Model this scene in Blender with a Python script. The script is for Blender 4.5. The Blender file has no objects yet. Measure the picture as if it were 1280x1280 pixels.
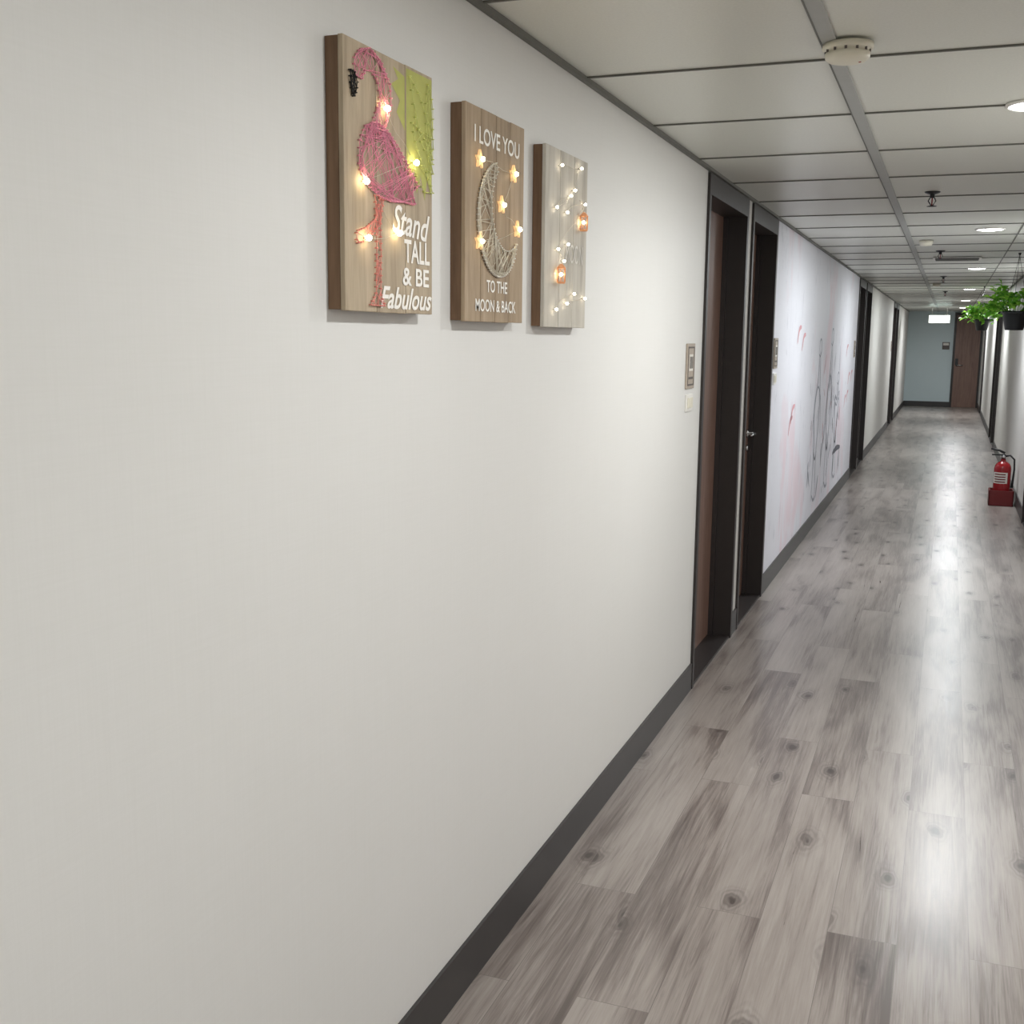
import bpy, math, random
from mathutils import Vector, Matrix
random.seed(7)
scene=bpy.context.scene
scene.view_settings.view_transform='Standard'
scene.view_settings.look='None'
scene.view_settings.exposure=0.0

LX=-1.032; RX=0.71; CZ=2.35; Y0=-4.0; Y1=30.0; CAMZ=1.615

# ---------------------------------------------------------------- materials
def srgb(r,g,b):
    def f(c):
        c/=255.0
        return c/12.92 if c<=0.04045 else ((c+0.055)/1.055)**2.4
    return (f(r),f(g),f(b),1)
class NT:
    def __init__(s,name):
        s.m=bpy.data.materials.new(name); s.m.use_nodes=True
        s.t=s.m.node_tree; s.b=s.t.nodes['Principled BSDF']
    def n(s,typ,**kw):
        nd=s.t.nodes.new(typ)
        for k,v in kw.items():
            if k.startswith('_'): setattr(nd,k[1:],v)
            else: nd.inputs[k.replace('__',' ')].default_value=v
        return nd
    def l(s,a,b): s.t.links.new(a,b)
    def math(s,op,a,b=None,c=None,clamp=False):
        nd=s.t.nodes.new('ShaderNodeMath'); nd.operation=op; nd.use_clamp=clamp
        for i,v in enumerate((a,b,c)):
            if v is None: continue
            if isinstance(v,(int,float)): nd.inputs[i].default_value=v
            else: s.l(v,nd.inputs[i])
        return nd.outputs[0]
    def mix(s,f,a,b,mode='MIX'):
        nd=s.t.nodes.new('ShaderNodeMix'); nd.data_type='RGBA'; nd.blend_type=mode
        for sock,v in ((nd.inputs[0],f),(nd.inputs[6],a),(nd.inputs[7],b)):
            if isinstance(v,bpy.types.NodeSocket): s.l(v,sock)
            else: sock.default_value=v
        return nd.outputs[2]
    def ramp(s,f,stops):
        nd=s.t.nodes.new('ShaderNodeValToRGB'); el=nd.color_ramp.elements
        while len(el)<len(stops): el.new(0.5)
        for e,(p,c) in zip(el,stops):
            e.position=p; e.color=c if len(c)==4 else (*c,1)
        s.l(f,nd.inputs[0]); return nd.outputs[0]
    def coords(s,scale=(1,1,1)):
        tc=s.t.nodes.new('ShaderNodeTexCoord'); mp=s.t.nodes.new('ShaderNodeMapping')
        mp.inputs['Scale'].default_value=scale; s.l(tc.outputs['Object'],mp.inputs[0]); return mp.outputs[0]
    def noise(s,vec,scale=5,detail=4,rough=.5,dist=0):
        nd=s.n('ShaderNodeTexNoise',Scale=scale,Detail=detail,Roughness=rough,Distortion=dist); s.l(vec,nd.inputs['Vector']); return nd.outputs[0]
    def bump(s,h,strength=.1,dist=.01):
        nd=s.n('ShaderNodeBump',Strength=strength,Distance=dist); s.l(h,nd.inputs['Height']); s.l(nd.outputs[0],s.b.inputs['Normal'])

def simple(name,col,rough=.5,metal=0,emit=None,estr=0,var=.06,vs=20,spec=.5):
    m=NT(name); m.b.inputs['Roughness'].default_value=rough; m.b.inputs['Metallic'].default_value=metal
    m.b.inputs['Specular IOR Level'].default_value=spec
    nz=m.noise(m.coords(),vs,3)
    c=m.mix(nz,tuple(x*(1-var) for x in col[:3])+(1,),tuple(min(1,x*(1+var)) for x in col[:3])+(1,))
    m.l(c,m.b.inputs['Base Color'])
    if emit:
        m.b.inputs['Emission Color'].default_value=emit; m.b.inputs['Emission Strength'].default_value=estr
        m.m.cycles.emission_sampling='NONE'
    return m.m

def wall_mat(name,c1,c2):
    m=NT(name)
    a=m.noise(m.coords((7,7,300)),1.0,3); b=m.noise(m.coords((300,300,7)),1.0,3)
    f=m.math('MULTIPLY',m.math('ADD',a,b),.5)
    big=m.noise(m.coords(),1.2,2)
    f2=m.math('ADD',m.math('MULTIPLY',f,.55),m.math('MULTIPLY',big,.45))
    c=m.ramp(f2,[(.25,c1),(.75,c2)])
    m.l(c,m.b.inputs['Base Color']); m.b.inputs['Roughness'].default_value=.5
    m.b.inputs['Specular IOR Level'].default_value=.3
    m.bump(f,.015,.001)
    return m
M={}
M['wall']=wall_mat('painted_wallpaper',srgb(222,222,219),srgb(229,229,227)).m
M['wall2']=wall_mat('painted_wallpaper_warm',srgb(214,212,207),srgb(224,222,218)).m
m=wall_mat('mural_wallpaper',srgb(222,222,229),srgb(233,233,240))
src=m.b.inputs['Base Color'].links[0].from_socket
v=m.coords((1,.9,.55))
n1=m.ramp(m.noise(v,1.7,3,.55,.4),[(.54,(0,0,0)),(.66,(1,1,1))])
n2=m.ramp(m.noise(m.coords((1,3.2,1.0)),2.3,5,.7,1.2),[(.59,(0,0,0)),(.67,(1,1,1))])
c=m.mix(m.math('MULTIPLY',n1,.36),src,srgb(228,182,190))
c=m.mix(m.math('MULTIPLY',n2,.30),c,srgb(150,153,166))
m.l(c,m.b.inputs['Base Color']); M['mural']=m.m
M['endwall']=wall_mat('end_wall_paint',srgb(196,211,215),srgb(206,220,223)).m
M['base']=simple('dark_baseboard',srgb(52,50,50),.4,var=.08)
M['frame']=simple('dark_frame',srgb(45,40,39),.45,var=.1)
M['inkgrey']=simple('mural_ink',srgb(158,160,170),.7)
M['inkdark']=simple('mural_ink_dark',srgb(104,104,112),.7)
M['inkred']=simple('mural_ink_red',srgb(212,160,166),.7)
M['white']=simple('white_plastic',srgb(232,230,224),.35,var=.02)
M['cream']=simple('cream_plastic',srgb(225,221,204),.4,var=.02)
M['metal']=simple('brushed_metal',srgb(200,200,200),.25,1)
M['black']=simple('black_plastic',srgb(25,25,27),.4)
M['darkmetal']=simple('dark_metal',srgb(70,70,72),.35,.8)
M['red']=simple('extinguisher_red',srgb(150,14,24),.25)
M['redbox']=simple('red_box',srgb(108,14,18),.4)
M['label']=simple('label_white',srgb(225,222,215),.5)
M['paper']=simple('sign_paper',srgb(172,160,146),.5,var=.2,vs=60)
M['signdark']=simple('sign_print',srgb(95,88,84),.6)
M['tbar']=simple('ceiling_bar_dark',srgb(104,104,98),.5)
M['runner']=simple('ceiling_runner',srgb(166,168,165),.45)
M['pot']=simple('pot_black',srgb(35,38,40),.45)
M['soil']=simple('soil',srgb(60,45,34),.9)
M['pink']=simple('pink_string',srgb(246,162,186),.7)
M['pinkred']=simple('coral_string',srgb(240,156,146),.7)
M['lime']=simple('lime_string',srgb(214,220,140),.7)
M['limepaint']=simple('lime_paint',srgb(182,184,104),.8,var=.14,vs=40)
M['ivory']=simple('ivory_paint',srgb(245,242,235),.6,var=.01)
M['faint']=simple('faded_ivory_paint',srgb(222,219,212),.7,var=.03)
M['silver']=simple('silver_string',srgb(222,214,196),.5,.1)
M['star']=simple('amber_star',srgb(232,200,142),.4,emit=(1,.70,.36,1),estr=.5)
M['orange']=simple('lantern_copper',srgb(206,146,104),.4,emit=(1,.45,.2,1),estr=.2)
M['bulb']=simple('warm_bulb',srgb(255,236,190),.3,emit=(1,.80,.46,1),estr=40)
M['bulbw']=simple('white_bulb',srgb(255,240,210),.3,emit=(1,.88,.68,1),estr=20)
M['lamp']=simple('lamp_diffuser',srgb(255,255,255),.3,emit=(.95,.98,1,1),estr=16)
M['exit']=simple('exit_panel',srgb(230,255,240),.3,emit=(.85,1,.95,1),estr=5)
M['exitg']=simple('exit_green',srgb(60,170,110),.4,emit=(.1,.8,.4,1),estr=.8)

m=NT('ceiling_panel'); nz=m.noise(m.coords(),140,3)
c=m.mix(nz,srgb(210,211,203),srgb(226,227,219)); m.l(c,m.b.inputs['Base Color'])
m.b.inputs['Roughness'].default_value=.36; m.bump(nz,.06,.002); M['ceil']=m.m

def wood_mat(name,cols,sc=1.0,axis='Z',rough=.5):
    m=NT(name)
    s={'Z':(14*sc,14*sc,1.2*sc),'Y':(14*sc,1.2*sc,14*sc)}[axis]
    a=m.noise(m.coords(s),1.6,6,.6,.6); b=m.noise(m.coords(tuple(x*6 for x in s)),1.5,3)
    f=m.math('ADD',m.math('MULTIPLY',a,.8),m.math('MULTIPLY',b,.2))
    geo=m.t.nodes.new('ShaderNodeNewGeometry')
    f=m.math('ADD',f,m.math('MULTIPLY',m.math('SUBTRACT',geo.outputs['Random Per Island'],.5),.16))
    c=m.ramp(f,[(.3,cols[0]),(.5,cols[1]),(.72,cols[2])])
    m.l(c,m.b.inputs['Base Color']); m.b.inputs['Roughness'].default_value=rough
    m.bump(f,.15,.002); return m.m
M['door']=wood_mat('brown_door_wood',[srgb(104,78,68),srgb(124,96,84),srgb(138,110,97)])
M['tan']=wood_mat('tan_planks',[srgb(150,134,112),srgb(178,162,138),srgb(198,182,158)],1.5,rough=.7)
M['brown']=wood_mat('brown_planks',[srgb(132,112,90),srgb(160,140,114),srgb(178,158,134)],1.5,rough=.7)
M['grey']=wood_mat('whitewashed_planks',[srgb(170,164,153),srgb(192,187,176),srgb(206,202,193)],1.5,rough=.7)
M['side']=wood_mat('wood_edge',[srgb(84,62,44),srgb(110,84,62),srgb(128,100,76)],1.5,rough=.7)

# floor
m=NT('grey_vinyl_planks')
tc=m.t.nodes.new('ShaderNodeTexCoord'); sp=m.t.nodes.new('ShaderNodeSeparateXYZ'); m.l(tc.outputs['Object'],sp.inputs[0])
X,Y=sp.outputs[0],sp.outputs[1]
cb=m.t.nodes.new('ShaderNodeCombineXYZ'); m.l(Y,cb.inputs[0]); m.l(m.math('ADD',X,.03),cb.inputs[1])
br=m.n('ShaderNodeTexBrick',Scale=1.0); br.offset=.37; br.offset_frequency=2
br.inputs['Color1'].default_value=(0,0,0,1); br.inputs['Color2'].default_value=(1,1,1,1); br.inputs['Mortar'].default_value=(.5,.5,.5,1)
br.inputs['Mortar Size'].default_value=.0009; br.inputs['Mortar Smooth'].default_value=.3
br.inputs['Brick Width'].default_value=1.5; br.inputs['Row Height'].default_value=.182
m.l(cb.outputs[0],br.inputs['Vector'])
rnd=m.t.nodes.new('ShaderNodeRGBToBW'); m.l(br.outputs['Color'],rnd.inputs[0]); rnd=rnd.outputs[0]
seam=br.outputs['Fac']
off=m.math('MULTIPLY',rnd,37.0)
def vec(sx,sy,flat=False):
    c=m.t.nodes.new('ShaderNodeCombineXYZ'); a=m.math('MULTIPLY',X,sx); b=m.math('MULTIPLY',Y,sy)
    if flat: a=m.math('ADD',a,off)
    m.l(a,c.inputs[0]); m.l(b,c.inputs[1])
    if not flat: m.l(off,c.inputs[2])
    return c.outputs[0]
smudge=m.noise(vec(5.0,.9),1.0,2,.45,.9)
grain=m.noise(vec(42,1.6),1.0,6,.66,.9)
fine=m.noise(vec(260,6),1.0,3,.6)
kv=m.n('ShaderNodeTexVoronoi',Scale=1.0); kv.voronoi_dimensions='2D'; m.l(vec(5.6,2.4,True),kv.inputs['Vector'])
kw=m.noise(vec(22,8),1.0,2)
kd=m.math('ADD',kv.outputs['Distance'],m.math('MULTIPLY',m.math('SUBTRACT',kw,.5),.30))
sepc=m.t.nodes.new('ShaderNodeSeparateColor'); m.l(kv.outputs['Color'],sepc.inputs[0])
ksel=m.math('GREATER_THAN',sepc.outputs[0],.58)
kin=m.math('SUBTRACT',1.0,m.math('DIVIDE',kd,.30),clamp=True)
rings=m.math('ADD',m.math('MULTIPLY',m.math('SINE',m.math('MULTIPLY',kd,80.0)),.5),.5)
knot=m.math('MULTIPLY',m.math('MULTIPLY',kin,m.math('ADD',m.math('MULTIPLY',rings,.7),.2)),ksel)
core=m.math('MULTIPLY',m.math('SUBTRACT',1.0,m.math('DIVIDE',m.math('MAXIMUM',kd,0.0),.12),clamp=True),ksel)
f=m.math('ADD',m.math('MULTIPLY',smudge,.46),m.math('ADD',m.math('MULTIPLY',grain,.36),m.math('MULTIPLY',fine,.18)))
f=m.math('ADD',f,m.math('MULTIPLY',m.math('SUBTRACT',rnd,.5),.035))
c=m.ramp(f,[(.35,srgb(92,82,77)),(.43,srgb(120,110,105)),(.50,srgb(146,137,131)),(.62,srgb(164,156,150))])
c=m.mix(m.math('MULTIPLY',knot,.8,clamp=True),c,srgb(76,66,62))
c=m.mix(m.math('MULTIPLY',core,.85,clamp=True),c,srgb(60,50,46))
c=m.mix(m.math('MULTIPLY',seam,.55),c,srgb(70,63,60))
m.l(c,m.b.inputs['Base Color'])
m.l(m.math('ADD',.24,m.math('MULTIPLY',grain,.12)),m.b.inputs['Roughness'])
m.b.inputs['Specular IOR Level'].default_value=.65
m.bump(m.math('SUBTRACT',fine,m.math('MULTIPLY',seam,2.0)),.04,.001)
M['floor']=m.m
m=NT('leaf_green'); geo=m.t.nodes.new('ShaderNodeNewGeometry')
c=m.ramp(geo.outputs['Random Per Island'],[(0,srgb(86,160,50)),(.5,srgb(140,210,70)),(1,srgb(196,240,110))])
m.l(c,m.b.inputs['Base Color']); m.b.inputs['Roughness'].default_value=.45
tr=m.t.nodes.new('ShaderNodeBsdfTranslucent'); m.l(c,tr.inputs[0]); mx=m.t.nodes.new('ShaderNodeMixShader'); mx.inputs[0].default_value=.45
m.l(m.b.outputs[0],mx.inputs[1]); m.l(tr.outputs[0],mx.inputs[2]); m.l(mx.outputs[0],m.t.nodes['Material Output'].inputs[0])
M['leaf']=m.m

# ---------------------------------------------------------------- mesh builder
class MB:
    def __init__(s): s.v=[];s.f=[];s.mi=[];s.mats=[];s.sm=[]
    def idx(s,mat):
        if mat not in s.mats: s.mats.append(mat)
        return s.mats.index(mat)
    def add(s,vs,fs,mat,smooth=False):
        o=len(s.v); s.v+= [tuple(p) for p in vs]; i=s.idx(mat)
        for f in fs: s.f.append(tuple(o+k for k in f)); s.mi.append(i); s.sm.append(smooth)
    def box(s,x0,x1,y0,y1,z0,z1,mat):
        vs=[(x,y,z) for x in (x0,x1) for y in (y0,y1) for z in (z0,z1)]
        s.add(vs,[(0,1,3,2),(4,6,7,5),(0,4,5,1),(2,3,7,6),(0,2,6,4),(1,5,7,3)],mat)
    def bbox(s,x0,x1,y0,y1,z0,z1,mat,b=.003):
        import bmesh
        bm=bmesh.new(); bmesh.ops.create_cube(bm,size=1)
        for v in bm.verts: v.co=Vector(((x0+x1)/2+v.co.x*(x1-x0),(y0+y1)/2+v.co.y*(y1-y0),(z0+z1)/2+v.co.z*(z1-z0)))
        bmesh.ops.bevel(bm,geom=bm.edges[:],offset=b,segments=2,affect='EDGES',profile=.5)
        bm.verts.index_update(); s.add([v.co[:] for v in bm.verts],[[v.index for v in f.verts] for f in bm.faces],mat); bm.free()
    def tube(s,pts,r,mat,n=6,smooth=True):
        pts=[Vector(p) for p in pts]; vs=[];fs=[]
        for i,p in enumerate(pts):
            d=(pts[min(i+1,len(pts)-1)]-pts[max(i-1,0)])
            if d.length<1e-9: d=Vector((0,0,1))
            d.normalize()
            a=d.cross(Vector((1,0,0))) if abs(d.z)>.9 else d.cross(Vector((0,0,1)))
            a.normalize(); b=d.cross(a); rr=r[i] if isinstance(r,(list,tuple)) else r
            for k in range(n):
                t=2*math.pi*k/n; vs.append(p+a*math.cos(t)*rr+b*math.sin(t)*rr)
        for i in range(len(pts)-1):
            for k in range(n):
                fs.append((i*n+k,i*n+(k+1)%n,(i+1)*n+(k+1)%n,(i+1)*n+k))
        fs.append(tuple(range(n))[::-1]); fs.append(tuple((len(pts)-1)*n+k for k in range(n)))
        s.add(vs,fs,mat,smooth)
    def lathe(s,c,prof,mat,n=32,smooth=True,axis='Z'):
        vs=[];fs=[]; c=Vector(c)
        for r,h in prof:
            for k in range(n):
                t=2*math.pi*k/n
                if axis=='Z': vs.append(c+Vector((r*math.cos(t),r*math.sin(t),h)))
                elif axis=='X': vs.append(c+Vector((h,r*math.cos(t),r*math.sin(t))))
                else: vs.append(c+Vector((r*math.cos(t),h,r*math.sin(t))))
        for i in range(len(prof)-1):
            for k in range(n): fs.append((i*n+k,i*n+(k+1)%n,(i+1)*n+(k+1)%n,(i+1)*n+k))
        fs.append(tuple(range(n))[::-1]); fs.append(tuple((len(prof)-1)*n+k for k in range(n)))
        s.add(vs,fs,mat,smooth)
    def ball(s,c,r,mat,n=10):
        s.lathe(c,[(max(1e-4,r*math.sin(math.pi*i/6)),-r*math.cos(math.pi*i/6)) for i in range(7)],mat,n)
    def obj(s,name,parent=None):
        me=bpy.data.meshes.new(name); me.from_pydata(s.v,[],s.f)
        for mm in s.mats: me.materials.append(M[mm])
        for p,i,q in zip(me.polygons,s.mi,s.sm): p.material_index=i; p.use_smooth=q
        import bmesh
        bm=bmesh.new(); bm.from_mesh(me); bmesh.ops.recalc_face_normals(bm,faces=bm.faces[:]); bm.to_mesh(me); bm.free()
        o=bpy.data.objects.new(name,me); scene.collection.objects.link(o)
        if parent: o.parent=parent
        return o
def empty(name):
    e=bpy.data.objects.new(name,None); scene.collection.objects.link(e); return e

# ---------------------------------------------------------------- room
b=MB(); b.box(LX-.3,RX+.3,Y0-.1,Y1+.2,-.1,0,'floor'); b.obj('floor')
b=MB(); b.box(LX-.3,RX+.3,Y0-.1,Y1+.2,CZ,CZ+.1,'ceil'); b.obj('ceiling')
left_doors=[(4.99,6.01),(6.16,7.08),(13.75,14.75),(14.92,15.9),(22.2,23.2),(23.4,24.3)]
right_doors=[(2.0,3.0),(10.0,11.0),(18.6,19.6),(19.8,20.8),(26.8,27.8)]
def side(name,face,sgn,doors,matf):
    w=MB(); bb=MB(); y=Y0
    ends=[d for d in doors]+[(Y1,Y1)]
    for a,e in ends:
        x0,x1=sorted((face,face+sgn*.2)); w.box(x0,x1,y,a,0,CZ,matf(y))
        x0,x1=sorted((face-sgn*.009,face-sgn*.0002))
        bb.box(x0,x1,y,a,0.0005,.125,'base')
        y=e
    w.obj('wall_'+name); bb.obj('baseboard_'+name)
def lm(y):
    if y<5: return 'wall'
    if 7<y<8 : return 'mural'
    return 'wall2'
side('left',LX,-1,left_doors,lm)
side('right',RX,1,right_doors,lambda y:'wall2')
b=MB(); b.box(LX-.2,RX+.2,Y1,Y1+.1,0,CZ,'endwall'); b.obj('wall_end')
b=MB(); b.box(LX-.2,RX+.2,Y0-.1,Y0,0,CZ,'wall'); b.obj('wall_back')
b=MB(); b.box(LX+.01,.05,Y1-.012,Y1-.0005,0.0005,.13,'base'); b.obj('baseboard_end')
b=MB(); b.box(LX+.0005,LX+.016,Y0,Y1,CZ-.014,CZ-.0005,'tbar'); b.obj('trim_1')  # ceiling-edge trim; its dark colour stands in for the shadow line there
b=MB(); b.box(RX-.016,RX-.0005,Y0,Y1,CZ-.014,CZ-.0005,'tbar'); b.obj('trim_2')
b=MB()
b.box(-.352,-.312,Y0,Y1,CZ-.006,CZ-.0002,'runner')
b.box(-.353,-.349,Y0,Y1,CZ-.0075,CZ-.0002,'tbar')
b.box(.372,.380,Y0,Y1,CZ-.004,CZ-.0002,'tbar')
y=3.19-.77*9
while y<Y1:
    b.box(LX+.016,RX-.016,y-.004,y+.004,CZ-.005,CZ-.0002,'tbar'); y+=.77
b.obj('ceiling_grid')

def door(i,face,sgn,a,e,handle):
    p=empty('door_%d'%i)
    def bx(mb,d0,d1,y0,y1,z0,z1,mat):
        x0,x1=sorted((face+sgn*d0,face+sgn*d1)); mb.box(x0,x1,y0,y1,z0,z1,mat)
    f=MB()
    bx(f,-.012,.16,a+.0005,a+.035,.001,CZ-.02,'frame')
    bx(f,-.012,.16,e-.045,e-.0005,.001,CZ-.02,'frame')
    bx(f,-.012,.16,a+.035,e-.045,CZ-.11,CZ-.02,'frame')
    bx(f,0,.19,a,e,CZ-.02,CZ-.0005,'frame')
    bx(f,.085,.11,a+.035,a+.05,.012,CZ-.11,'frame'); bx(f,.085,.11,e-.06,e-.045,.012,CZ-.11,'frame')
    f.obj('frame',p)
    g=MB(); bx(g,.11,.15,a+.036,e-.046,.012,CZ-.111,'door')
    g.obj('panel',p)
    t=MB(); bx(t,-.005,.16,a+.035,e-.045,.0005,.014,'frame'); t.obj('threshold',p)
    h=MB(); hy=(e-.11) if handle=='far' else (a+.11); dr=-1 if handle=='far' else 1
    x=face+sgn*.11; z=1.04
    h.lathe((x,hy,z),[(.026,0),(.026,-sgn*.006),(.022,-sgn*.01),(.01,-sgn*.012),(.01,-sgn*.045)],'metal',20,axis='X')
    h.tube([(x-sgn*.045,hy,z),(x-sgn*.05,hy+dr*.02,z),(x-sgn*.048,hy+dr*.07,z),(x-sgn*.044,hy+dr*.115,z-.004)],[.010,.010,.008,.006],'metal',10)
    h.lathe((x,hy,z-.09),[(.02,0),(.02,-sgn*.006),(.014,-sgn*.012)],'metal',16,axis='X')
    h.obj('handle',p)
for i,(a,e) in enumerate(left_doors): door(i+1,LX,-1,a,e,'near' if i%2==0 else 'far')
for i,(a,e) in enumerate(right_doors): door(i+7,RX,1,a,e,'far')
p=empty('door_12'); f=MB()
f.box(.05,.10,Y1-.05,Y1-.001,0.001,CZ-.03,'frame'); f.box(.66,.70,Y1-.05,Y1-.001,0.001,CZ-.03,'frame'); f.box(.10,.66,Y1-.05,Y1-.001,CZ-.09,CZ-.03,'frame'); f.obj('frame',p)
g=MB(); g.box(.10,.66,Y1-.03,Y1-.002,.004,CZ-.09,'door'); g.obj('panel',p)
h=MB(); h.lathe((.17,Y1-.03,1.04),[(.03,0),(.03,-.01),(.012,-.014),(.012,-.05)],'metal',16,axis='Y'); h.tube([(.17,Y1-.08,1.04),(.30,Y1-.08,1.04)],.012,'metal',8); h.box(.12,.19,Y1-.045,Y1-.031,1.05,1.2,'black'); h.obj('handle',p)
b=MB(); b.bbox(-.20,-.03,Y1-.012,Y1-.001,1.42,1.60,'signdark',.003); b.box(-.18,-.05,Y1-.014,Y1-.0125,1.52,1.58,'label'); b.obj('door_notice_plate')

# ---------------------------------------------------------------- text helper
def text_mesh(mb,body,P,a0,a1,b0,b1,mat,shear=0,rise=0,bold=.02,w=.0012):
    cu=bpy.data.curves.new('t','FONT'); cu.body=body; cu.shear=shear; cu.offset=bold; cu.resolution_u=4
    o=bpy.data.objects.new('t',cu); scene.collection.objects.link(o)
    bpy.context.view_layer.update()
    me=bpy.data.meshes.new_from_object(o.evaluated_get(bpy.context.evaluated_depsgraph_get()))
    xs=[v.co.x for v in me.vertices]; ys=[v.co.y for v in me.vertices]
    x0,x1,y0,y1=min(xs),max(xs),min(ys),max(ys)
    vs=[]
    for v in me.vertices:
        s=(v.co.x-x0)/(x1-x0); t=(v.co.y-y0)/(y1-y0)
        vs.append(P(a0+(a1-a0)*s, b1-(b1-b0)*t-rise*s, w))
    mb.add(vs,[tuple(p.vertices) for p in me.polygons],mat)
    bpy.data.objects.remove(o); bpy.data.meshes.remove(me)

# ---------------------------------------------------------------- wall art
PW,PH,PT=.355,.463,.036
def art(name,y0,z0,front,nplanks):
    e=empty(name)
    def P(a,b_,w=0): return Vector((LX+PT+w, y0+a*PW, z0+PH*(1-b_)))
    bd=MB(); g=.0022
    for k in range(nplanks):
        pa=y0+PW*k/nplanks; pb=y0+PW*(k+1)/nplanks-(g if k<nplanks-1 else 0)
        dz=random.uniform(-.001,.001)
        bd.bbox(LX+PT-.010,LX+PT-.0002,pa,pb,z0+dz,z0+PH+dz,front,.0012)
    bd.box(LX+.001,LX+PT-.0105,y0+.0006,y0+.014,z0+.002,z0+PH-.002,'side')
    bd.box(LX+.001,LX+PT-.0105,y0+PW-.014,y0+PW-.0006,z0+.002,z0+PH-.002,'side')
    bd.box(LX+.001,LX+PT-.0105,y0+.014,y0+PW-.014,z0+.002,z0+.016,'side')
    bd.box(LX+.001,LX+PT-.0105,y0+.014,y0+PW-.014,z0+PH-.016,z0+PH-.002,'side')
    bd.box(LX+.004,LX+PT-.0105,y0+.014,y0+PW-.014,z0+.016,z0+PH-.016,'side')
    bd.obj('plank_board',e)
    return e,P
def densify(pts,n,closed=True):
    pts=[Vector((p[0],p[1])) for p in pts]
    if closed: pts=pts+[pts[0]]
    L=[(pts[i+1]-pts[i]).length for i in range(len(pts)-1)]; T=sum(L); out=[]
    for k in range(n):
        d=T*k/n; i=0
        while i<len(L)-1 and d>L[i]: d-=L[i]; i+=1
        out.append(pts[i].lerp(pts[i+1],min(1,d/L[i])))
    return out
def inside(p,poly):
    c=False; n=len(poly)
    for i in range(n):
        x1,y1=poly[i][:2]; x2,y2=poly[(i+1)%n][:2]
        if (y1>p.y)!=(y2>p.y) and p.x<(x2-x1)*(p.y-y1)/(y2-y1)+x1: c=not c
    return c
def string_art(mb,P,poly,mat,nails=40,chords=160,r=.0007,maxd=.35,nailmat=None):
    ns=densify(poly,nails)
    for q in ns:
        mb.tube([P(q.x,q.y,0),P(q.x,q.y,.007)],.0012,nailmat or mat,5)
    for i in range(nails):
        a,c=ns[i],ns[(i+1)%nails]; mb.tube([P(a.x,a.y,.004),P(c.x,c.y,.004)],r*1.3,mat,4)
    k=0;tr=0
    while k<chords and tr<chords*30:
        tr+=1; a,c=random.sample(ns,2)
        if (a-c).length>maxd or (a-c).length<.03: continue
        mid=a.lerp(c,.5)
        if not inside(mid,poly) or not inside(a.lerp(c,.15),poly) or not inside(a.lerp(c,.85),poly): continue
        h=random.uniform(.002,.006); mb.tube([P(a.x,a.y,h),P(c.x,c.y,h)],r,mat,4); k+=1
def bulbs(e,P,pts,mat,r=.0045):
    mb=MB()
    for a,b_ in pts: mb.ball(P(a,b_,.011),r,mat); mb.tube([P(a,b_,.0),P(a,b_,.008)],.002,'ivory',6)
    w=[]
    for i in range(len(pts)-1):
        for t in (0,.33,.66):
            q=Vector(pts[i]).lerp(Vector(pts[i+1]),t); w.append(P(q.x+random.uniform(-.02,.02)*(t>0),q.y+random.uniform(-.02,.02)*(t>0),.006))
    w.append(P(*pts[-1],.006)); mb.tube(w,.0005,'silver',4)
    mb.obj('fairy_lights',e)

# 1 flamingo
e,P=art('flamingo_wall_sign',1.755,CAMZ+.043,'tan',3)
mb=MB()
body=[(.14,.36),(.20,.30),(.32,.27),(.44,.29),(.56,.34),(.68,.40),(.80,.47),(.72,.50),(.76,.55),(.62,.55),(.48,.56),(.34,.55),(.22,.52),(.13,.46)]
neck=[(.22,.34),(.30,.25),(.36,.18),(.33,.115),(.26,.09),(.20,.10),(.17,.135),(.10,.13),(.09,.075),(.15,.03),(.25,.01),(.37,.04),(.47,.11),(.48,.19),(.42,.27),(.36,.33)]
string_art(mb,P,body,'pink',56,110,.0006,.55)
string_art(mb,P,neck,'pink',52,80,.0006,.20)
leg=[(.30,.55),(.345,.55),(.355,.74),(.35,.93),(.40,.975),(.24,.975),(.30,.93),(.31,.74)]
string_art(mb,P,leg,'pinkred',44,26,.0006,.12)
leg2=[(.34,.56),(.39,.56),(.34,.66),(.20,.73),(.10,.745),(.10,.70),(.20,.68),(.30,.64)]
string_art(mb,P,leg2,'pinkred',30,18,.0006,.12)
mb.obj('flamingo_strings',e)
mb=MB(); string_art(mb,P,[(.05,.12),(.09,.12),(.12,.15),(.11,.19),(.08,.215),(.06,.17)],'black',12,22,.0008,.2); mb.obj('beak',e)
mb=MB()
# painted palm background on the right plank plus two fronds
pal=[(.675,.012),(.99,.012),(.99,.50),(.93,.43),(.90,.52),(.85,.42),(.80,.50),(.77,.40),(.72,.46),(.675,.36)]
def strip(pp,w,mat): mb.add([P(x,y,w) for x,y in pp],[tuple(range(len(pp)))],mat)
strip(pal,.0004,'limepaint')
strip([(.655,.05),(.655,.26),(.56,.20),(.60,.15),(.50,.10),(.58,.07),(.52,.03)],.0004,'limepaint')
for base,tip,wd in [((.99,.36),(.70,.04),.13),((.99,.40),(.72,.22),.11),((.99,.34),(.93,.03),.13),((.99,.48),(.72,.38),.09)]:
    d=Vector(tip)-Vector(base); n=Vector((-d.y,d.x)).normalized()*wd*.5; B=Vector(base)
    poly=[tuple(B),tuple(B+d*.35+n),tuple(B+d*.7+n*.8),tip,tuple(B+d*.7-n*.8),tuple(B+d*.35-n)]
    poly=[(min(.985,x),max(.015,y)) for x,y in poly]
    string_art(mb,P,poly,'lime',16,4,.0005,.3)
mb.obj('palm_leaves',e)
mb=MB()
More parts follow.
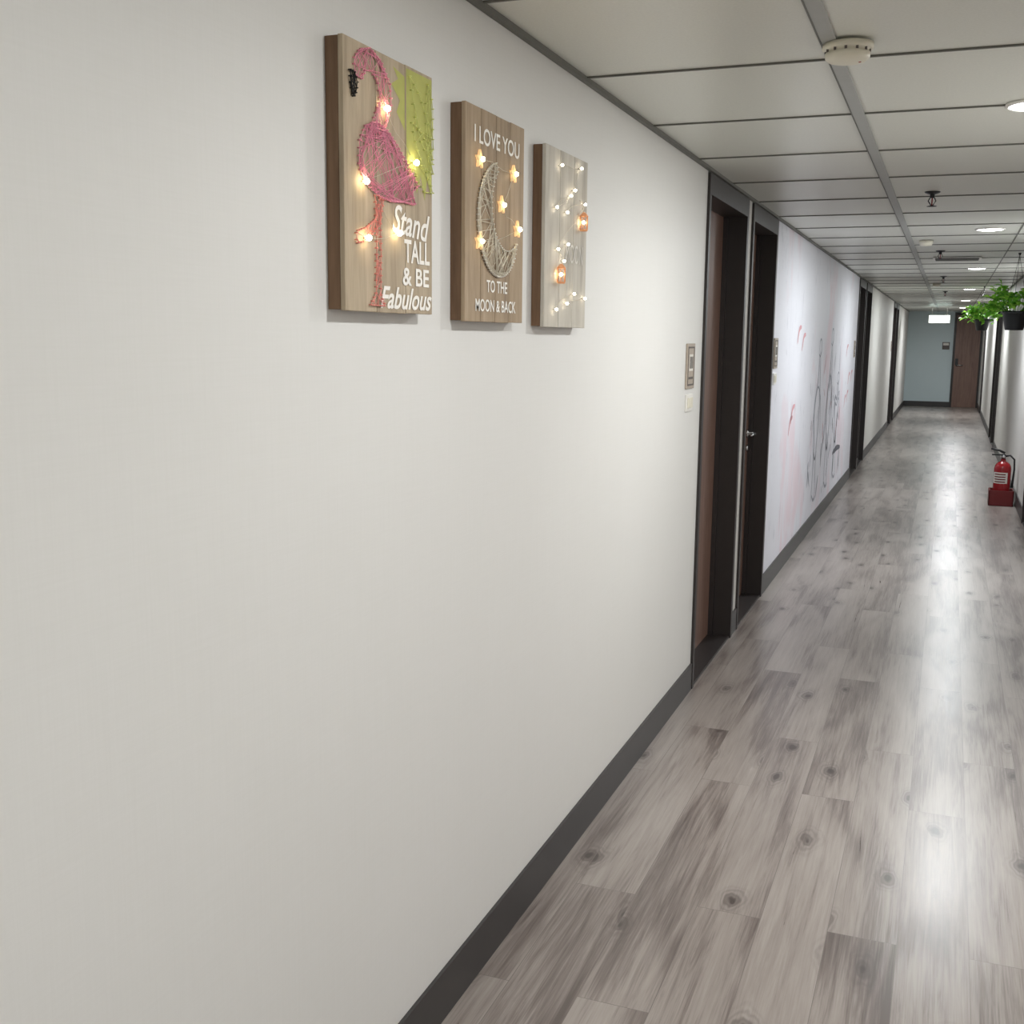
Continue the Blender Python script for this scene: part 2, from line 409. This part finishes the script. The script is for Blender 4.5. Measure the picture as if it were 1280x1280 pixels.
text_mesh(mb,'Stand',P,.50,.96,.56,.675,'ivory',.35,-.02,.015)
text_mesh(mb,'TALL',P,.64,.96,.695,.79,'ivory',0,0,.02)
text_mesh(mb,'& BE',P,.62,.95,.81,.885,'ivory',0,0,.02)
text_mesh(mb,'Fabulous',P,.36,.985,.895,.985,'ivory',.35,.0,.02)
mb.obj('lettering',e)
bulbs(e,P,[(.19,.72),(.53,.68),(.17,.51),(.74,.38),(.40,.21)],'bulb',.0055)
# 2 moon
e,P=art('moon_wall_sign',2.277,CAMZ+.033,'brown',4)
mb=MB()
text_mesh(mb,'I LOVE YOU',P,.13,.90,.085,.165,'ivory',0,0,.015)
text_mesh(mb,'TO THE',P,.34,.70,.795,.855,'ivory',0,0,.015)
text_mesh(mb,'MOON & BACK',P,.16,.86,.89,.95,'ivory',0,0,.015)
mb.obj('lettering',e)
mb=MB(); poly=[]
cx,cy,R_=.53,.50,.36
asp=PW/PH
for k in range(25):
    t=math.radians(-100-220*k/24+0); poly.append((cx+R_*math.cos(t),cy+R_*asp*math.sin(t)))
cx2,cy2,R2=.67,.43,.275
inner=[]
for k in range(25):
    t=math.radians(-320+200*k/24); inner.append((cx2+R2*math.cos(t),cy2+R2*asp*math.sin(t)))
poly=poly+inner[1:-1]
string_art(mb,P,poly,'silver',80,150,.0008,.30,nailmat='ivory')
mb.obj('moon_strings',e)
mb=MB(); st=[(.20,.24),(.78,.25),(.57,.42),(.86,.52),(.20,.62)]
for a,b_ in st:
    vs=[]
    for k in range(10):
        r=.06 if k%2==0 else .027; t=math.pi*k/5+math.pi/2
        vs.append((a+r*math.cos(t),b_-r*asp*math.sin(t)))
    top=[P(x,y,.006) for x,y in vs]; bot=[P(x,y,.0005) for x,y in vs]
    mb.add(top+bot+[P(a,b_,.011)],[(k,(k+1)%10,20) for k in range(10)]+[(k,(k+1)%10,10+(k+1)%10,10+k) for k in range(10)],'star')
mb.obj('amber_stars',e)
bulbs(e,P,st,'bulb',.0052)
# 3 lantern
e,P=art('lantern_wall_sign',2.79,CAMZ+.027,'grey',3)
mb=MB()
def lantern(a,b_):
    c=P(a,b_,.014)
    mb.lathe(c-Vector((0,0,.024)),[(.010,0),(.012,.003),(.012,.005)],'orange',12)
    mb.lathe(c+Vector((0,0,.016)),[(.013,0),(.010,.005),(.003,.012)],'orange',12)
    for k in range(6):
        t=math.pi*k/3; mb.tube([c+Vector((.011*math.cos(t),.011*math.sin(t),-.021)),c+Vector((.011*math.cos(t),.011*math.sin(t),.017))],.0013,'orange',5)
    mb.ball(c,.005,'bulb'); mb.tube([c+Vector((0,0,.026)),c+Vector((0,0,.05)),P(a,b_-.13,0)],.0008,'silver',4)
lantern(.80,.37); lantern(.27,.70); mb.obj('lanterns',e)
mb=MB()
text_mesh(mb,'MOON',P,.47,.90,.51,.62,'faint',0,0,.0)
mb.obj('lettering',e)
bulbs(e,P,[(.28,.09),(.75,.06),(.60,.20),(.18,.33),(.50,.24),(.42,.34),(.86,.26),(.22,.56),(.45,.52),(.36,.62),(.45,.86),(.90,.82),(.62,.80),(.20,.90)],'bulbw',.0038)

# ---------------------------------------------------------------- wall plates
def room_sign(y,z,name='room_number_sign'):
    e=empty(name); mb=MB()
    mb.bbox(LX+.0005,LX+.008,y-.075,y+.075,z-.095,z+.095,'paper',.002); mb.obj('plate',e)
    mb=MB()
    for (a0,a1,c0,c1) in [(-.06,.06,.075,.082),(-.06,.06,-.082,-.075),(-.06,-.053,-.075,.075),(.053,.06,-.075,.075)]:
        mb.box(LX+.008,LX+.0095,y+a0,y+a1,z+c0,z+c1,'signdark')
    mb.box(LX+.008,LX+.0092,y-.035,y+.035,z-.02,z+.05,'label')
    for k in range(3): mb.box(LX+.0092,LX+.01,y-.03+k*.022,y-.016+k*.022,z-.01,z+.04,'signdark')
    mb.box(LX+.008,LX+.0092,y-.04,y+.04,z-.055,z-.045,'signdark')
    mb.obj('print',e)
def switch(y,z):
    mb=MB(); mb.bbox(LX+.0005,LX+.008,y-.06,y+.06,z-.036,z+.036,'white',.002)
    mb.bbox(LX+.008,LX+.012,y-.045,y-.004,z-.022,z+.022,'cream',.0015); mb.bbox(LX+.008,LX+.012,y+.004,y+.045,z-.022,z+.022,'cream',.0015)
    mb.obj('light_switch')
room_sign(4.74,1.50); switch(4.74,1.345)
room_sign(7.24,1.53); switch(7.24,1.37)
room_sign(13.5,1.52); room_sign(22.0,1.52)

# mural line drawing
e=empty('mural_drawing')
def stroke(mb,pts,r,mat='inkgrey'):
    P_=[Vector((p[0],p[1])) for p in pts]; out=[]
    for i in range(len(P_)-1):
        p0=P_[max(i-1,0)];p1=P_[i];p2=P_[i+1];p3=P_[min(i+2,len(P_)-1)]
        for t in (0,.2,.4,.6,.8):
            out.append(.5*((2*p1)+(-p0+p2)*t+(2*p0-5*p1+4*p2-p3)*t*t+(-p0+3*p1-3*p2+p3)*t**3))
    out.append(P_[-1]); vs=[];fs=[]; n=len(out)
    for i,q in enumerate(out):
        d=(out[min(i+1,n-1)]-out[max(i-1,0)]); d.normalize(); w=r*(.45+.55*math.sin(math.pi*i/(n-1)))
        nn=Vector((-d.y,d.x))*w
        vs.append((LX+.0015,q.x+nn.x,q.y+nn.y)); vs.append((LX+.0015,q.x-nn.x,q.y-nn.y))
    for i in range(n-1): fs.append((2*i,2*i+1,2*i+3,2*i+2))
    mb.add(vs,fs,mat)
mb=MB()
def line(pts,r=.012,mat='inkgrey'): stroke(mb,pts,r,mat)
for oy,s in ((9.75,1.0),(10.75,1.06),(11.55,.8)):
    line([(oy,.25),(oy+.02,.7),(oy-.08,1.05),(oy+.1,1.3*s),(oy+.12,1.5*s)],.018)
    line([(oy+.28,.22),(oy+.2,.65),(oy+.3,1.0),(oy+.24,1.3*s),(oy+.18,1.52*s)],.014)
    line([(oy-.25,.75),(oy-.1,1.0),(oy+.1,1.22*s),(oy+.35,1.1),(oy+.45,.8)],.010)
    line([(oy+.06,1.5*s),(oy+.1,1.6*s),(oy+.2,1.62*s),(oy+.26,1.54*s),(oy+.16,1.48*s),(oy+.06,1.5*s)],.010)
    line([(oy,.7),(oy+.12,.6),(oy+.22,.66)],.012,'inkdark')
    line([(oy+.02,.3),(oy+.16,.24),(oy+.3,.26)],.014)
for k in range(44):
    y=random.uniform(9.3,12.2); z=random.uniform(.2,1.4); L=random.uniform(.06,.26); s=random.uniform(-.12,.15)
    stroke(mb,[(y,z),(y+s*.5,z+L*.5),(y+s,z+L)],random.uniform(.004,.014),('inkgrey','inkred','inkgrey','inkdark')[k%4])
for k in range(9):
    y=random.uniform(7.8,9.0) if k%2 else random.uniform(12.3,13.2); z=random.uniform(.5,1.6)
    stroke(mb,[(y,z),(y+.08,z+.1),(y+.2,z+.12)],.02,'inkred')
line([(11.5,.5),(11.9,.52),(12.3,.5)],.03,'inkdark'); line([(11.6,.3),(11.6,.5)],.02,'inkdark'); line([(12.2,.3),(12.2,.5)],.02,'inkdark')
mb.obj('strokes',e)

# ---------------------------------------------------------------- ceiling fixtures
def downlight(x,y,power,col):
    e=empty('recessed_downlight'); mb=MB()  # name also covers the added fill lamps near the camera
    mb.lathe((x,y,CZ),[(.092,-.001),(.092,-.005),(.088,-.010),(.082,-.010),(.080,-.004),(.080,-.001)],'white',40); mb.obj('trim_ring',e)
    mb=MB(); mb.lathe((x,y,CZ),[(.0798,-.002),(.079,-.008),(.050,-.012),(.001,-.013)],'lamp',32); mb.obj('diffuser',e)
    ld=bpy.data.lights.new('lamp','AREA'); ld.shape='DISK'; ld.size=.15; ld.energy=power; ld.color=col
    lo=bpy.data.objects.new('lamp',ld); lo.location=(x,y,CZ-.018); scene.collection.objects.link(lo); lo.parent=e
W_=(1,1,.985); C_=(.93,.975,1.0)
for xx,yy,pw,cl in ((.15,-2.2,18,W_),(.15,-.2,14,W_),(.15,1.9,17,W_),(.20,3.97,30,W_),(.19,8.15,36,C_),(.19,12.4,32,C_),(.19,17.2,32,C_),(.19,21.9,32,C_),(.19,26.6,44,C_)): downlight(xx,yy,pw,cl)  # near lamps out of view include fill added to brighten the left wall

mb=MB(); c=(-.288,3.03,CZ)
mb.lathe(c,[(.062,-.007),(.062,-.018),(.058,-.021),(.052,-.022),(.052,-.028),(.055,-.029),(.054,-.040),(.046,-.047),(.030,-.051),(.001,-.052)],'cream',40)
for k in range(12):
    t=2*math.pi*k/12; mb.box(c[0]+.0525*math.cos(t)-.003,c[0]+.0525*math.cos(t)+.003,c[1]+.0525*math.sin(t)-.003,c[1]+.0525*math.sin(t)+.003,CZ-.029,CZ-.021,'signdark')
mb.lathe((c[0]+.03,c[1],CZ-.049),[(.004,0),(.004,-.002),(.001,-.003)],'red',10)
mb.obj('smoke_detector')
mb=MB(); mb.lathe((-.22,8.95,CZ),[(.05,-.006),(.05,-.02),(.04,-.04),(.001,-.045)],'cream',28); mb.obj('smoke_detector')
mb=MB(); mb.lathe((-.22,15.5,CZ),[(.05,-.006),(.05,-.02),(.04,-.04),(.001,-.045)],'cream',28); mb.obj('smoke_detector')
def sprinkler(x,y):
    mb=MB(); mb.lathe((x,y,CZ),[(.038,-.0005),(.036,-.006),(.02,-.012),(.012,-.014),(.012,-.03),(.008,-.03)],'darkmetal',20)
    mb.tube([(x-.011,y,CZ-.03),(x-.018,y,CZ-.045),(x-.004,y,CZ-.066)],.003,'darkmetal',6); mb.tube([(x+.011,y,CZ-.03),(x+.018,y,CZ-.045),(x+.004,y,CZ-.066)],.003,'darkmetal',6)
    mb.lathe((x,y,CZ-.072),[(.024,0),(.024,.002),(.006,.006),(.001,.006)],'darkmetal',16); mb.tube([(x,y,CZ-.07),(x,y,CZ-.03)],.003,'red',6)
    mb.obj('fire_sprinkler')
for x,y in [(-.135,6.1),(-.13,10.0),(-.13,13.9),(-.13,18.0)]: sprinkler(x,y)
mb=MB()
mb.box(-.2,.2,10.7,10.72,CZ-.012,CZ-.0065,'white');mb.box(-.2,.2,11.08,11.1,CZ-.012,CZ-.0065,'white');mb.box(-.2,-.18,10.72,11.08,CZ-.012,CZ-.0065,'white');mb.box(.18,.2,10.72,11.08,CZ-.012,CZ-.0065,'white')
mb.box(-.18,.18,10.72,11.08,CZ-.0085,CZ-.0065,'signdark')
for k in range(9): mb.box(-.18,.18,10.745+k*.04,10.76+k*.04,CZ-.014,CZ-.0086,'tbar')
mb.obj('ceiling_vent')
e=empty('exit_sign'); mb=MB(); ex,ey,ez=-.27,26,2.09
mb.bbox(ex-.22,ex+.22,ey,ey+.05,ez-.09,ez+.09,'white',.006)
for s in (-.15,.15): mb.tube([(ex+s,ey+.025,ez+.09),(ex+s,ey+.025,CZ-.001)],.006,'white',8)
mb.obj('housing',e)
mb=MB(); mb.box(ex-.205,ex+.205,ey-.003,ey-.0002,ez-.075,ez+.075,'exit'); mb.obj('light_panel',e)
mb=MB(); text_mesh(mb,'EXIT',lambda a,b_,w:Vector((ex-.205+.41*a,ey-.0035-w,ez+.075-.15*b_)),.35,.92,.25,.75,'exitg',0,0,.01)
mb.lathe((ex-.12,ey-.005,ez+.035),[(.014,0),(.014,.001)],'exitg',12,axis='Y'); mb.tube([(ex-.12,ey-.005,ez+.02),(ex-.125,ey-.005,ez-.015),(ex-.15,ey-.005,ez-.05)],.008,'exitg',6); mb.tube([(ex-.125,ey-.005,ez-.015),(ex-.095,ey-.005,ez-.05)],.008,'exitg',6)
mb.obj('pictogram',e)

# ---------------------------------------------------------------- fire extinguisher
e=empty('fire_extinguisher'); fx,fy=.565,12.15
mb=MB(); w=.115;h=.155
mb.bbox(fx-w,fx+w,fy-w,fy-w+.012,.001,h,'redbox',.003);mb.bbox(fx-w,fx+w,fy+w-.012,fy+w,.001,h,'redbox',.003)
mb.bbox(fx-w,fx-w+.012,fy-w,fy+w,.001,h,'redbox',.003);mb.bbox(fx+w-.012,fx+w,fy-w,fy+w,.001,h,'redbox',.003)
mb.box(fx-w+.01,fx+w-.01,fy-w+.01,fy+w-.01,.002,.03,'redbox'); mb.obj('holder_box',e)
mb=MB(); mb.lathe((fx,fy,.031),[(.06,0),(.078,.006),(.08,.02),(.08,.33),(.076,.36),(.062,.385),(.04,.402),(.024,.41),(.022,.43)],'red',36); mb.obj('cylinder',e)
mb=MB(); 
n=20;vs=[];fs=[]
for k in range(n+1):
    t=math.radians(-165+110*k/n)
    for z in (.19,.30): vs.append((fx+.0808*math.cos(t),fy+.0808*math.sin(t),.031+z))
for k in range(n): fs.append((2*k,2*k+2,2*k+3,2*k+1))
mb.add(vs,fs,'label',True)
for zz in (.2,.225,.25,.275): 
    vs=[];fs=[]
    for k in range(11):
        t=math.radians(-150+80*k/10)
        for z in (zz,zz+.012): vs.append((fx+.0813*math.cos(t),fy+.0813*math.sin(t),.031+z))
    for k in range(10): fs.append((2*k,2*k+2,2*k+3,2*k+1))
    mb.add(vs,fs,'redbox',True)
mb.obj('label',e)
mb=MB(); z=.46
mb.lathe((fx,fy,z),[(.018,0),(.02,.01),(.02,.04),(.012,.05)],'darkmetal',16)
mb.bbox(fx-.11,fx+.02,fy-.012,fy+.012,z+.035,z+.048,'black',.004)
mb.tube([(fx+.01,fy,z+.06),(fx-.04,fy,z+.085),(fx-.12,fy,z+.10)],[.012,.011,.009],'black',8)
mb.lathe((fx,fy-.02,z+.025),[(.016,0),(.016,-.012),(.001,-.013)],'metal',16,axis='Y')
mb.tube([(fx+.018,fy,z+.03),(fx+.06,fy-.01,z+.04),(fx+.1,fy-.02,z),(fx+.105,fy-.02,z-.1),(fx+.098,fy-.02,z-.22),(fx+.092,fy-.02,z-.28)],[.009,.009,.009,.009,.011,.015],'black',10)
mb.obj('valve_and_hose',e)

# ---------------------------------------------------------------- hanging plants
def leaf(mb,base,d,L,W):
    d=d.normalized(); s=d.cross(Vector((0,0,1)))
    if s.length<.1: s=Vector((1,0,0))
    s.normalize(); s=(s+Vector((0,0,random.uniform(-.5,.5)))).normalized()
    up=s.cross(d); pts=[];
    prof=[(0,.1),(.25,.8),(.5,1),(.75,.7),(1,.05)]
    for t,w in prof:
        c=base+d*L*t+Vector((0,0,-.45*L*t*t)); pts+= [c-s*W*w*.5+up*.12*W,c,c+s*W*w*.5+up*.12*W]
    fs=[]
    for i in range(4): fs+=[(3*i,3*i+1,3*i+4,3*i+3),(3*i+1,3*i+2,3*i+5,3*i+4)]
    mb.add(pts,fs,'leaf',True)
def plant(x,y,z,s=1.0,fol=1.0):
    e=empty('hanging_potted_plant')
    mb=MB(); mb.lathe((x,y,z),[(.06*s,0),(.065*s,.005),(.088*s,.12*s),(.096*s,.123*s),(.096*s,.14*s),(.086*s,.14*s),(.084*s,.12*s)],'pot',28); mb.lathe((x,y,z+.115*s),[(.084*s,0),(.001,.004)],'soil',20); mb.obj('pot',e)
    mb=MB()
    for k in range(3):
        t=2*math.pi*k/3+.3; mb.tube([(x+.092*s*math.cos(t),y+.092*s*math.sin(t),z+.13*s),(x,y,CZ-.02)],.0018,'darkmetal',5)
    mb.lathe((x,y,CZ),[(.012,-.0005),(.012,-.006),(.004,-.022)],'darkmetal',10); mb.obj('hanger',e)
    mb=MB()
    for k in range(64):
        t=random.uniform(0,2*math.pi); el=random.uniform(.15,1.35); R=random.uniform(.10,.20)*s*fol
        p0=Vector((x+.05*s*math.cos(t),y+.05*s*math.sin(t),z+.12*s)); dirn=Vector((math.cos(t)*math.cos(el),math.sin(t)*math.cos(el),math.sin(el)))
        p2=p0+dirn*R
        if p2.x>RX-.09: p2.x=RX-.09
        p1=p0.lerp(p2,.5)+Vector((0,0,.03*s)); mb.tube([p0,p1,p2],.0015,'leaf',4)
        for q in range(6):
            bs=p1.lerp(p2,q/5.0); dd=Vector((random.uniform(-1,1),random.uniform(-1,1),random.uniform(-.3,.8)))+dirn*.6
            leaf(mb,bs,dd,random.uniform(.05,.08)*s,random.uniform(.03,.048)*s)
    for k in range(4):
        t=random.uniform(0,2*math.pi); L=random.uniform(.03,.07)*s; pts=[Vector((x+.09*s*math.cos(t),y+.09*s*math.sin(t),z+.14*s))]
        for q in range(4): pts.append(pts[-1]+Vector((math.cos(t)*.012,math.sin(t)*.012,-L*.25*q*.5)))
        mb.tube(pts,.0015,'leaf',4)
        for pp in pts[1:]:
            for r_ in range(2): leaf(mb,pp,Vector((random.uniform(-1,1),random.uniform(-1,1),-.1)),.045*s,.03*s)
    mb.obj('foliage',e)
    return e
plant(.485,10.4,1.615+.10,1.12,1.2)
plant(.37,16.5,1.615+.15,1.08,1.1)

# ---------------------------------------------------------------- world + camera
wd=bpy.data.worlds.new('w'); scene.world=wd; wd.use_nodes=True
wd.node_tree.nodes['Background'].inputs[0].default_value=(.8,.85,.9,1); wd.node_tree.nodes['Background'].inputs[1].default_value=.3
cd=bpy.data.cameras.new('camera'); cam=bpy.data.objects.new('camera',cd); scene.collection.objects.link(cam)
cd.sensor_width=36; cd.lens=1397/1280*36; cd.clip_start=.05; cd.clip_end=100
D=Vector((549,-213,1397)).normalized(); N=Vector((-97,8910,1397)).normalized()
Rv=N.cross(D).normalized(); Uv=-(D.cross(Rv)).normalized()
cx=Vector((Rv.x,D.x,Uv.x)); cdn=Vector((Rv.y,D.y,Uv.y)); cf=Vector((Rv.z,D.z,Uv.z))
mt=Matrix.Identity(4)
for i in range(3): mt[i][0]=cx[i]; mt[i][1]=-cdn[i]; mt[i][2]=-cf[i]
mt.translation=Vector((0,0,CAMZ)); cam.matrix_world=mt
scene.camera=cam
